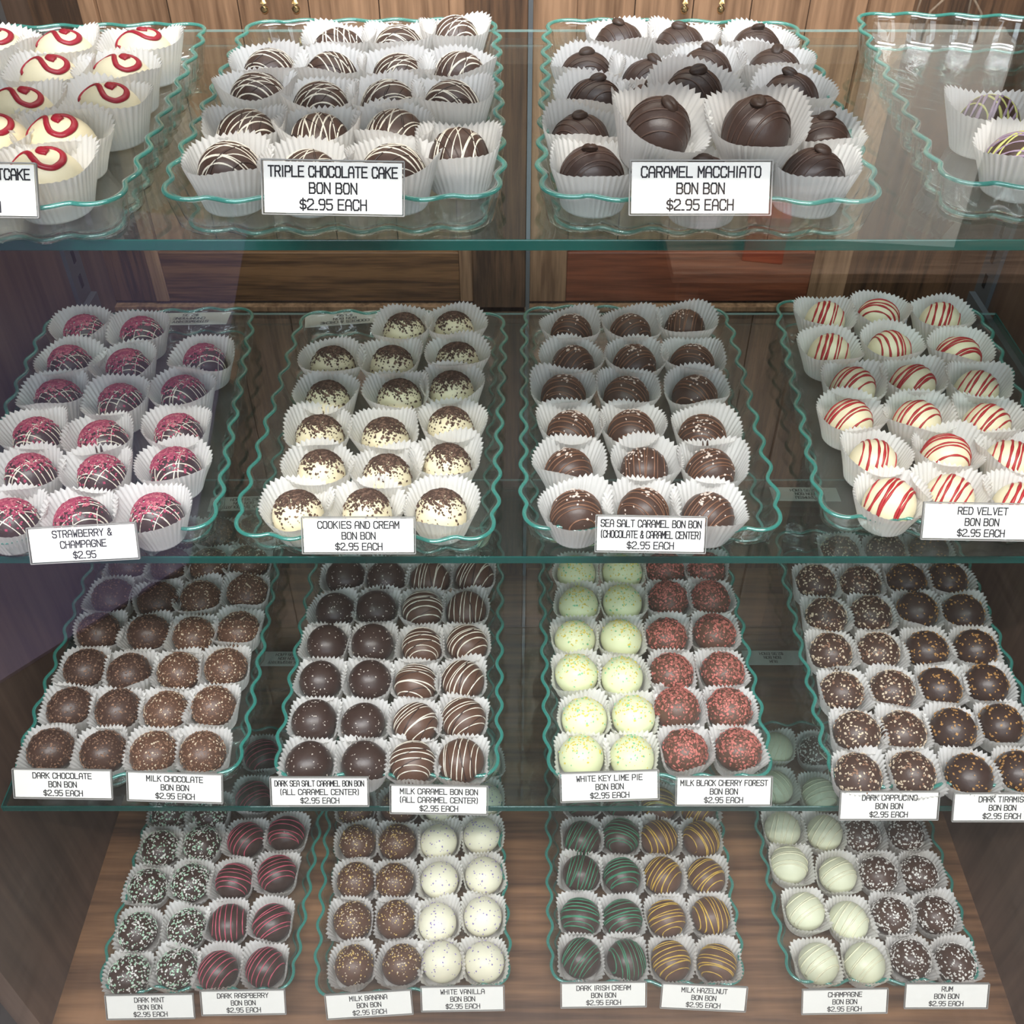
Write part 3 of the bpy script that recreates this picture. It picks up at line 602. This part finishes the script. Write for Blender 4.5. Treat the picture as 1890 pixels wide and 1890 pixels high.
# ------------------------------------------------------------------ price tags with stroke lettering
GL = {
 'A': [[(0, 0), (0, .72), (.25, 1), (.75, 1), (1, .72), (1, 0)], [(0, .42), (1, .42)]],
 'B': [[(0, 0), (0, 1), (.75, 1), (.95, .85), (.95, .65), (.75, .53), (0, .53)], [(.75, .53), (1, .4), (1, .14), (.8, 0), (0, 0)]],
 'C': [[(1, .78), (1, .9), (.8, 1), (.2, 1), (0, .8), (0, .2), (.2, 0), (.8, 0), (1, .12), (1, .24)]],
 'D': [[(0, 0), (0, 1), (.7, 1), (1, .75), (1, .25), (.7, 0), (0, 0)]],
 'E': [[(1, 1), (0, 1), (0, 0), (1, 0)], [(0, .52), (.85, .52)]],
 'F': [[(1, 1), (0, 1), (0, 0)], [(0, .52), (.85, .52)]],
 'G': [[(1, .78), (1, .9), (.8, 1), (.2, 1), (0, .8), (0, .2), (.2, 0), (.8, 0), (1, .2), (1, .48), (.5, .48)]],
 'H': [[(0, 0), (0, 1)], [(1, 0), (1, 1)], [(0, .52), (1, .52)]],
 'I': [[(.5, 0), (.5, 1)]],
 'J': [[(1, 1), (1, .2), (.8, 0), (.2, 0), (0, .2)]],
 'K': [[(0, 0), (0, 1)], [(1, 1), (0, .45)], [(.3, .6), (1, 0)]],
 'L': [[(0, 1), (0, 0), (1, 0)]],
 'M': [[(0, 0), (0, 1), (.5, .38), (1, 1), (1, 0)]],
 'N': [[(0, 0), (0, 1), (1, 0), (1, 1)]],
 'O': [[(.2, 0), (0, .2), (0, .8), (.2, 1), (.8, 1), (1, .8), (1, .2), (.8, 0), (.2, 0)]],
 'P': [[(0, 0), (0, 1), (.8, 1), (1, .85), (1, .6), (.8, .45), (0, .45)]],
 'R': [[(0, 0), (0, 1), (.8, 1), (1, .85), (1, .62), (.8, .48), (0, .48)], [(.55, .48), (1, 0)]],
 'S': [[(1, .8), (1, .9), (.8, 1), (.2, 1), (0, .85), (0, .65), (.2, .52), (.8, .48), (1, .35), (1, .15), (.8, 0), (.2, 0), (0, .12), (0, .2)]],
 'T': [[(0, 1), (1, 1)], [(.5, 1), (.5, 0)]],
 'U': [[(0, 1), (0, .2), (.2, 0), (.8, 0), (1, .2), (1, 1)]],
 'V': [[(0, 1), (.5, 0), (1, 1)]],
 'W': [[(0, 1), (.2, 0), (.5, .6), (.8, 0), (1, 1)]],
 'X': [[(0, 0), (1, 1)], [(0, 1), (1, 0)]],
 'Y': [[(0, 1), (.5, .5), (1, 1)], [(.5, .5), (.5, 0)]],
 'Z': [[(0, 1), (1, 1), (0, 0), (1, 0)]],
 '&': [[(1, 0), (.25, .7), (.25, .88), (.4, 1), (.6, 1), (.75, .88), (.75, .72), (.05, .35), (0, .15), (.2, 0), (.65, 0), (1, .4)]],
 '$': [[(1, .8), (.8, .9), (.2, .9), (0, .75), (0, .62), (.2, .52), (.8, .48), (1, .36), (1, .2), (.8, .1), (.2, .1), (0, .2)], [(.5, 1.08), (.5, -.08)]],
 '(': [[(.7, 1.08), (.35, .85), (.35, .15), (.7, -.08)]],
 ')': [[(.3, 1.08), (.65, .85), (.65, .15), (.3, -.08)]],
 '2': [[(0, .8), (0, .88), (.2, 1), (.8, 1), (1, .85), (1, .62), (0, .15), (0, 0), (1, 0)]],
 '3': [[(0, .9), (.2, 1), (.8, 1), (1, .85), (1, .65), (.8, .52), (.4, .52)], [(.8, .52), (1, .38), (1, .15), (.8, 0), (.2, 0), (0, .1)]],
 '5': [[(1, 1), (.05, 1), (0, .55), (.8, .58), (1, .42), (1, .18), (.8, 0), (.2, 0), (0, .12)]],
 '9': [[(1, .5), (.2, .5), (0, .62), (0, .85), (.2, 1), (.8, 1), (1, .85), (1, .25), (.75, 0), (.2, 0)]],
 '.': [[(.4, 0), (.6, 0)]],
}
INK = principled('tag_ink', (.03, .03, .035), .9, .0)
CARD = principled('tag_card', (.78, .765, .72), .8, .05, noise=.02, nscale=100)
CARD2 = principled('rear_tag_card', (.62, .62, .58), .6, .2)
SLEEVE = glass('tag_sleeve', (.985, .985, .985), .2, boost=.02)
SLEEVE_EDGE = principled('sleeve_edge', (.45, .44, .42), .3, .5, trans=.4)
def text_mesh(lines, w, h, tops, size):
    """lines centred on a w x h card; flat ribbons in the x-y plane"""
    mb = MB(); st = size * .078
    for ln, top in zip(lines, tops):
        cw = size * .56; gap = size * .20; sp = size * .42
        adv = []
        for ch in ln:
            adv.append(sp if ch == ' ' else (size * .2 + gap) if ch in '.I' else (size * .3 + gap) if ch in '()' else cw + gap)
        tw = sum(adv) - gap; k = min(1, w * .93 / tw); x = -tw * k / 2; y0 = h / 2 - top - size
        for ch, a in zip(ln, adv):
            if ch in GL:
                gw = (a - gap) * k; 
                for pl in GL[ch]:
                    for (ax, ay), (bx, by) in zip(pl, pl[1:]):
                        if ch in '.I': ax = ax if ch == '.' else .5
                        A = Vector((x + ax * gw, y0 + ay * size)); B = Vector((x + (bx if ch != 'I' else .5) * gw, y0 + by * size))
                        if ch == '.': A.x, B.x = x, x + gw
                        d = B - A
                        if d.length < 1e-7: continue
                        d.normalize(); nrm = Vector((-d.y, d.x)) * st; e = d * st
                        q = [A - e - nrm, B + e - nrm, B + e + nrm, A - e + nrm]
                        mb.add([(p.x, p.y, 0) for p in q], [[0, 1, 2, 3]])
            x += a * k
    return mb.mesh('lettering', INK)
def card_part(name, w, h, th, mat, z=0):
    mb = MB(); mb.box(-w / 2, w / 2, -h / 2, h / 2, z - th / 2, z + th / 2)
    return mb.mesh(name, mat)
TAG_H = [.0245, .0225, .0215, .0220]
def lv_of(z):
    return min(range(4), key=lambda i: abs(z - .035 - SHELF_Z[i]))
for n, lines, x, y, z, w, roll in TAGS:
    lv = lv_of(z); h = TAG_H[lv]
    t = empty('price_tag', (x, y, z))
    M = Matrix.Rotation(R(90 - 32), 4, 'X') @ Matrix.Rotation(R(roll), 4, 'Z')
    t.rotation_euler = M.to_euler()
    tag(t, 'white price tag reading %s %s' % (lines[0].title().replace('Bon Bon', 'bon bon'), lines[-1].lower()) if n != 'red swirl' else 'white price tag cut by the left frame edge, red swirl tray', 'price tag', 'price tags along the tray fronts')
    w_ = w - .002
    obj('card', card_part('tag_card', w_, h, .0005, CARD), t)
    size = h * .20
    tops = [h * .09, h * .41, h * .73]
    obj('lettering', text_mesh(lines, w_, h, tops, size), t, (0, 0, .0004))
    mb = MB()
    mb.box(-w / 2, w / 2, -h / 2 - .0008, h / 2 + .0008, .0007, .0009)              # clear front sheet
    sl = mb.mesh('sleeve', [SLEEVE])
    s_ = obj('clear_sleeve', sl, t)
    mb = MB()
    for a in (-1, 1): mb.box(a * w / 2 - .0003, a * w / 2 + .0003, -h / 2 - .0008, h / 2 + .0008, -.0009, .0009)
    mb.box(-w / 2, w / 2, h / 2 + .0005, h / 2 + .0011, -.0011, .0010); mb.box(-w / 2, w / 2, -h / 2 - .0011, -h / 2 - .0006, -.0009, .0010)
    obj('sleeve_edge', mb.mesh('sleeve_edge', [SLEEVE_EDGE]), t)
    # clip leg that leans behind the tag on the tray front
    mb = MB(); mb.box(-.009, .009, -h / 2 - .004, h / 2 - .004, -.0022, -.0016)
    obj('clip', mb.mesh('clip', [SLEEVE]), t)
for n, lines, x, y, lv, rl, up in REAR_TAGS:
    t = empty('rear_price_tag', (x, y, SHELF_Z[lv] + up + .0006))
    t.rotation_euler = (R(6), 0, R(180 + rl))
    tag(t, 'small white card reading %s, lying upside down behind the trays' % lines[0].title() if up < .004 else 'small white card lying upside down in the back of the %s tray' % n, 'price tag', 'cards facing the back of the case')
    t.location.z += .0015
    obj('card', card_part('tag_card', .070, .024, .0005, CARD2), t)
    obj('lettering', text_mesh(lines, .070, .024, [.0035, .0100, .0165], .0042), t, (0, 0, .0004))

# ------------------------------------------------------------------ glass shelves
SHELF_GLASS = glass('shelf_glass', (.80, .875, .865), .008, boost=1.25)
SHELF_EDGE = glass('shelf_edge', (.16, .50, .44), .05, boost=2.5, diffuse=.55, dcol=(.010, .115, .10))
def shelf(z, y0, y1, label, rz=0):
    th = .0062
    t = empty('glass_shelf', ((SXL + SXR) / 2, y0, z)); tag(t, label, 'shelf', 'glass shelves of the case')
    w = (SXR - SXL) / 2; d = y1 - y0
    V = [(-w, .0012, 0), (w, .0012, 0), (w, d, 0), (-w, d, 0), (-w, .0012, -th), (w, .0012, -th), (w, d, -th), (-w, d, -th)]
    me = mesh_from('shelf_pane', V, [[0, 1, 2, 3], [7, 6, 5, 4]], SHELF_GLASS, smooth=False)
    obj('pane', me, t)
    mb = MB(); mb.box(-w, w, 0, .0012, -th, 0, bev=.0004); e = obj('front_edge', mb.mesh('shelf_edge', SHELF_EDGE), t); e['label'] = 'polished teal front edge'
    mb = MB(); mb.box(-w, w, d - .0012, d, -.0014, 0); obj('back_edge', mb.mesh('shelf_edge', BACK_EDGE), t)
    mb = MB(); mb.box(-w - .001, -w, 0, d, -th, 0); mb.box(w, w + .001, 0, d, -th, 0); obj('side_edge', mb.mesh('shelf_edge', SHELF_EDGE), t)
    return t
BACK_EDGE = glass('shelf_back_edge', (.7, .85, .82), .05, boost=2.0, diffuse=.5, dcol=(.45, .60, .58))
shelf(SHELF_Z[0], .500, .840, 'top glass shelf with teal edge, carrying the large cake and macchiato bonbons')
shelf(SHELF_Z[1], .500, .815, 'middle glass shelf carrying strawberry, cookies, sea salt and red velvet trays')
shelf(SHELF_Z[2], .440, .835, 'lowest glass shelf carrying the chocolate, caramel, lime and cappuccino trays')

# ------------------------------------------------------------------ the case
OAK_Z = wood('oak_vertical', (.13, .065, .032), (.36, .205, .115), 'z', 1.0)
OAK_DARK = wood('oak_dark_post', (.035, .017, .009), (.12, .060, .030), 'z', 1.6, contrast=1.3)
OAK_X = wood('oak_rail', (.060, .026, .010), (.19, .090, .035), 'x', 1.5, contrast=1.2)
CHERRY = wood('cherry_panel', (.075, .018, .008), (.22, .060, .025), 'x', 1.2)
DECK = wood('deck_plywood', (.066, .028, .012), (.25, .125, .058), 'x', .55, rough=.55, contrast=1.1)
SIDE = wood('side_panel_wood', (.075, .045, .032), (.15, .095, .068), 'z', .5, rough=.4)
STEEL = principled('standard_metal', (.16, .18, .20), .45, .5, metallic=.6)
BLACK = principled('slot_black', (.01, .01, .012), .6)
case = empty('display_case', ((XL + XR) / 2, YB, SHELF_Z[3] - .03))
tag(case, 'brown oak display case holding all trays of bonbons behind glass', 'display case')
inv = Vector(case.location)
def part(name, mb, mats, parent=case, smooth=False):
    o = obj(name, mb.mesh(name, mats, smooth), parent)
    if parent is case: o.location = -inv
    return o
ZD = SHELF_Z[3]; ZT = ZC + .12
mb = MB(); mb.box(XL - .02, XR + .02, YG - .02, YB + .02, ZD - .03, ZD); part('floor_board', mb, DECK)
mb = MB(); mb.box(XL - .02, XL, YG + .02, YB + .02, ZD, ZT); part('side_panel', mb, SIDE)
mb = MB(); mb.box(XR, XR + .02, YG + .02, YB + .02, ZD, ZT); part('side_panel', mb, SIDE)
zr0, zr1 = ZC - .564, ZC - .508      # bottom rail of the rear doors
mb = MB(); mb.box(XL, XR, YB, YB + .02, ZD, zr0 - .004); part('back_panel', mb, OAK_DARK)
mb = MB(); mb.box(XL, XR, YB - .012, YB, zr0 - .008, zr0 - .003); part('door_track', mb, OAK_Z)
# rear doors
def rear_door(x0, x1, panel_mat, rail_mat, stile_w, y=YB - .006):
    mb = MB(); mb.box(x0, x0 + stile_w, y, YB + .015, zr0, ZT, bev=.001); mb.box(x1 - stile_w, x1, y, YB + .015, zr0, ZT, bev=.001)
    d = part('door_stile', mb, OAK_Z)
    d.name = 'rear_door'
    mb = MB(); mb.box(x0 + stile_w, x1 - stile_w, y + .001, YB + .014, zr0, zr1, bev=.001)
    o = obj('bottom_rail', mb.mesh('bottom_rail', rail_mat), d)
    mb = MB(); n = 5; a, b = x0 + stile_w, x1 - stile_w
    for k in range(n):
        mb.box(a + (b - a) * k / n + .0004, a + (b - a) * (k + 1) / n - .0004, y + .006, YB + .013, zr1, ZT, bev=.0006)
    obj('plank_panel', mb.mesh('plank_panel', panel_mat), d)
    return d
rear_door(-.372, -.040, OAK_Z, OAK_X, .014)
rear_door(.018, .345, OAK_Z, CHERRY, .038)
mb = MB(); mb.box(XL, -.372, YB - .004, YB + .015, zr0, ZT); part('corner_stile', mb, OAK_DARK)
mb = MB(); mb.box(.345, XR, YB - .004, YB + .015, zr0, ZT); part('corner_stile', mb, OAK_DARK)
mb = MB(); mb.box(-.040, .014, YB - .012, YB + .015, ZD, ZT, bev=.001); part('centre_post', mb, OAK_DARK)
mb = MB(); mb.box(.014, .018, YB - .014, YB + .01, ZD, ZT); part('post_trim', mb, STEEL)
# slotted shelf standards on the side walls
for sx, s in ((XL, 1), (XR, -1)):
    mb = MB(); a, b = sorted((sx, sx + s * .004)); mb.box(a, b, .858, .888, ZD, ZT)
    st = part('shelf_standard', mb, STEEL)
    mb = MB(); zz = ZD + .02
    while zz < ZT - .02:
        a, b = sorted((sx + s * .0041, sx + s * .0046)); mb.box(a, b, .870, .876, zz, zz + .013); zz += .026
    obj('slots', mb.mesh('slots', BLACK), st)
    for i, sz in enumerate(SHELF_Z[:3]):
        mb = MB(); a, b = sorted((sx + s * .0142, sx + s * .020)); y0 = .56 if i < 2 else .50
        V = [(a, y0 + .02, sz - .0070), (b, y0 + .02, sz - .0070), (b, .865, sz - .0070), (a, .865, sz - .0070), (a, y0 + .02, sz - .013), (b, y0 + .02, sz - .013), (b, .865, sz - .028), (a, .865, sz - .028)]
        mb.add(V, [[0, 1, 2, 3], [7, 6, 5, 4], [0, 4, 5, 1], [1, 5, 6, 2], [2, 6, 7, 3], [3, 7, 4, 0]])
        part('shelf_bracket', mb, STEEL)
# brass pulls on the rear doors, top of frame
BRASS = principled('brass', (.75, .55, .25), .25, .5, metallic=1)
for x in (-.211, -.184):
    V, F = tube([(x, YB - .012 - .003 * math.sin(i * .9), ZC - .278 + i * .004) for i in range(26)], [.0028 + .0009 * math.sin(i * 1.6) for i in range(26)], 8)
    mb = MB(); mb.add(V, F); part('door_pull', mb, BRASS, smooth=True)
for x in (.147, .178):
    V, F = tube([(x, YB - .012 - .003 * math.sin(i * .9), ZC - .278 + i * .004) for i in range(26)], [.0026 + .0009 * math.sin(i * 1.6) for i in range(26)], 8)
    mb = MB(); mb.add(V, F); part('door_pull', mb, BRASS, smooth=True)
# front glass and frame
FRONT = glass('front_glass', (.97, .98, .98), .004, boost=1.6)
me = mesh_from('front_pane', [(XL - .02, YG, ZD - .02), (XR + .02, YG, ZD - .02), (XR + .02, YG, ZC + .0), (XL - .02, YG, ZC + .0)], [[0, 1, 2, 3]], FRONT, smooth=False)
o = obj('front_glass', me, case); o.location = -inv
mb = MB(); mb.box(XL - .02, XR + .02, .335, .352, ZC - .004, ZC + .02, bev=.002); mb.box(XL - .02, XR + .02, .408, .535, ZC + .0, ZC + .012, bev=.002); part('top_shade_rail', mb, OAK_Z)  # front rail, plus an unseen strip added to shade the top shelf's middle rows
mb = MB(); mb.box(XL - .02, XR + .02, YG - .02, YG - .001, ZD - .05, ZD + .004, bev=.002); part('bottom_rail', mb, OAK_Z)

# ------------------------------------------------------------------ the shop behind the camera (seen only as reflections)
SHOP_FLOOR = wood('shop_floor_planks', (.022, .016, .013), (.05, .036, .03), 'y', .5)
LILAC = principled('lilac_mat', (.16, .125, .20), .8, .2, noise=.15, nscale=3)
WALLP = principled('shop_wall_paint', (.30, .24, .19), .8, .2, noise=.05, nscale=5)
BAGP = principled('bag_paper', (.85, .82, .76), .6, .3, noise=.04, nscale=12)
BENCH = wood('bench_wood', (.10, .06, .04), (.25, .16, .11), 'x', .6)
ORANGE = principled('orange_box', (.40, .05, .02), .5, .4)
GREYB = principled('grey_box', (.22, .21, .24), .6, .3)
TWINE = principled('bag_twine', (.70, .62, .50), .8, .2)
mb = MB(); mb.box(-2.6, 2.6, -3.6, YG - .03, -.02, 0); o = obj('floor', mb.mesh('floor', SHOP_FLOOR)); o['kind'] = 'structure'
mb = MB(); mb.box(-2.6, 2.6, -3.62, -3.6, 0, 3.1); o = obj('wall_back', mb.mesh('wall_back', WALLP)); o['kind'] = 'structure'
mb = MB(); V = [(-.645, -.76), (-.915, -.46), (-2.2, -.9), (-2.0, -2.5), (-.8, -2.2)]
V = [(x, y, .001) for x, y in V] + [(x, y, .008) for x, y in V]
mb.add(V, [[4, 3, 2, 1, 0], [5, 6, 7, 8, 9]] + [[i, (i + 1) % 5, 5 + (i + 1) % 5, 5 + i] for i in range(5)])
o = obj('floor_mat', mb.mesh('floor_mat', LILAC)); tag(o, 'lilac grey mat on the shop floor, reflected in the front glass', 'mat')
# low bench with goods on the right
bench = empty('low_bench', (1.15, -1.85, 0)); tag(bench, 'low wooden bench with bags and boxes, reflected at the upper right', 'bench')
mb = MB(); mb.box(-.75, .75, -.25, .25, .15, .18, bev=.004); obj('bench_top', mb.mesh('bench_top', BENCH), bench)
for x in (-.7, .7):
    for y in (-.2, .2):
        mb = MB(); mb.box(x - .025, x + .025, y - .025, y + .025, 0, .15); obj('leg', mb.mesh('leg', BENCH), bench)
def bag(x, y, w, h, d, rz, label, mat):
    t = empty('paper_bag', (x, y, .1805), rz); tag(t, label, 'bag', 'goods on the bench behind the viewer')
    V = []
    for z, k in ((0, 1), (h * .5, .96), (h, .8)):
        V += [(-w / 2, -d / 2 * k, z), (0, -d / 2 * k - .002, z), (w / 2, -d / 2 * k, z), (w / 2 - .004, 0, z), (w / 2, d / 2 * k, z), (0, d / 2 * k, z), (-w / 2, d / 2 * k, z), (-w / 2 + .004, 0, z)]
    F = [[7, 6, 5, 4, 3, 2, 1, 0]]
    for j in range(2):
        for i in range(8): F.append([j * 8 + i, j * 8 + (i + 1) % 8, j * 8 + 8 + (i + 1) % 8, j * 8 + 8 + i])
    obj('bag_body', mesh_from('bag_body', V, F, mat, smooth=False), t)
    for s in (-1, 1):
        pts = [(-.06, s * d * .4, h), (-.055, s * d * .4, h + .06), (-.02, s * d * .4, h + .10), (.02, s * d * .4, h + .10), (.055, s * d * .4, h + .06), (.06, s * d * .4, h)]
        V, F = tube(pts, .003, 6); obj('handle', mesh_from('handle', V, F, TWINE), t)
bag(1.0, -1.82, .30, .50, .14, .12, 'tall white paper bag reflected at the upper right', BAGP)
bag(1.55, -1.86, .26, .36, .14, -.1, 'grey paper bag reflected at the far right', GREYB)
t = empty('gift_box', (.64, -1.70, .1805), .2); tag(t, 'small orange gift box reflected beside the white bag', 'box')
mb = MB(); mb.box(-.05, .05, -.05, .05, 0, .10, bev=.003); obj('box_body', mb.mesh('box_body', ORANGE), t)
mb = MB(); mb.box(-.052, .052, -.052, .052, .10, .125, bev=.003); obj('lid', mb.mesh('lid', ORANGE), t)


# ------------------------------------------------------------------ light
def area(name, loc, target, sx, sy, power, color):
    l = bpy.data.lights.new(name, 'AREA'); l.shape = 'RECTANGLE'; l.size = sx; l.size_y = sy; l.energy = power; l.color = color
    o = bpy.data.objects.new(name, l); link(o); o.location = loc
    o.rotation_euler = (Vector(target) - Vector(loc)).to_track_quat('-Z', 'Y').to_euler()
    return o
area('track_light', (0, -.65, ZC + 1.44), (0, .62, ZC - .5), 2.2, .05, 52, (1, .95, .87))
area('ceiling_panel_light', (.0, .1, 2.75), (0, .7, 1.0), 1.6, 1.0, 12, (.82, .92, 1))
area('reflection_fill', (-.2, -.3, 2.9), (.1, -2.0, 0), 2.4, 1.0, 130, (.95, .96, 1))  # added fill so the goods behind the camera show up as reflections
area('bag_fill', (.75, -1.0, 1.75), (1.0, -1.8, .45), .25, .25, 60, (1, .95, .88))  # invented source that strengthens the white bag's reflection
area('front_fill', (.2, -2.3, 2.2), (0, .6, .9), 2.6, 1.0, 30, (.80, .90, 1))  # made-up soft bluish fill for the cup fronts, no actual window
area('rear_row_fill', (.0, .86, ZC + .25), (0, .70, ZC - .2), .8, .08, 1.2, (1, .86, .68))  # warm fill added for the back rows of the top shelf
w = bpy.data.worlds.new('shop_air'); scene.world = w; w.use_nodes = True
nt = w.node_tree; bg = nt.nodes['Background']
tc = nt.nodes.new('ShaderNodeTexCoord'); sp = nt.nodes.new('ShaderNodeSeparateXYZ'); cr = nt.nodes.new('ShaderNodeValToRGB')
nt.links.new(tc.outputs['Generated'], sp.inputs[0])
mr = nt.nodes.new('ShaderNodeMapRange'); mr.inputs[1].default_value = -1; mr.inputs[2].default_value = 1
nt.links.new(sp.outputs['Z'], mr.inputs[0]); nt.links.new(mr.outputs[0], cr.inputs[0]); nt.links.new(cr.outputs[0], bg.inputs[0])
cr.color_ramp.elements[0].color = (.10, .09, .09, 1); cr.color_ramp.elements[1].color = (.72, .88, 1.0, 1)
cr.color_ramp.elements[0].position = .35; cr.color_ramp.elements[1].position = .75
bg.inputs[1].default_value = .55

# ------------------------------------------------------------------ camera
cam = bpy.data.cameras.new('camera'); co = bpy.data.objects.new('camera', cam); link(co)
cam.sensor_width = 36; cam.sensor_fit = 'HORIZONTAL'; cam.lens = 36 * 1900 / 1890; cam.clip_start = .01
co.location = (0, 0, ZC)
co.matrix_world = Matrix.Translation((0, 0, ZC)) @ Matrix.Rotation(R(90 - 42.4), 4, 'X') @ Matrix.Rotation(R(0), 4, 'Z')
scene.camera = co
scene.view_settings.view_transform = 'Standard'
scene.view_settings.exposure = 0
scene.cycles.transparent_max_bounces = 40
scene.cycles.max_bounces = 10
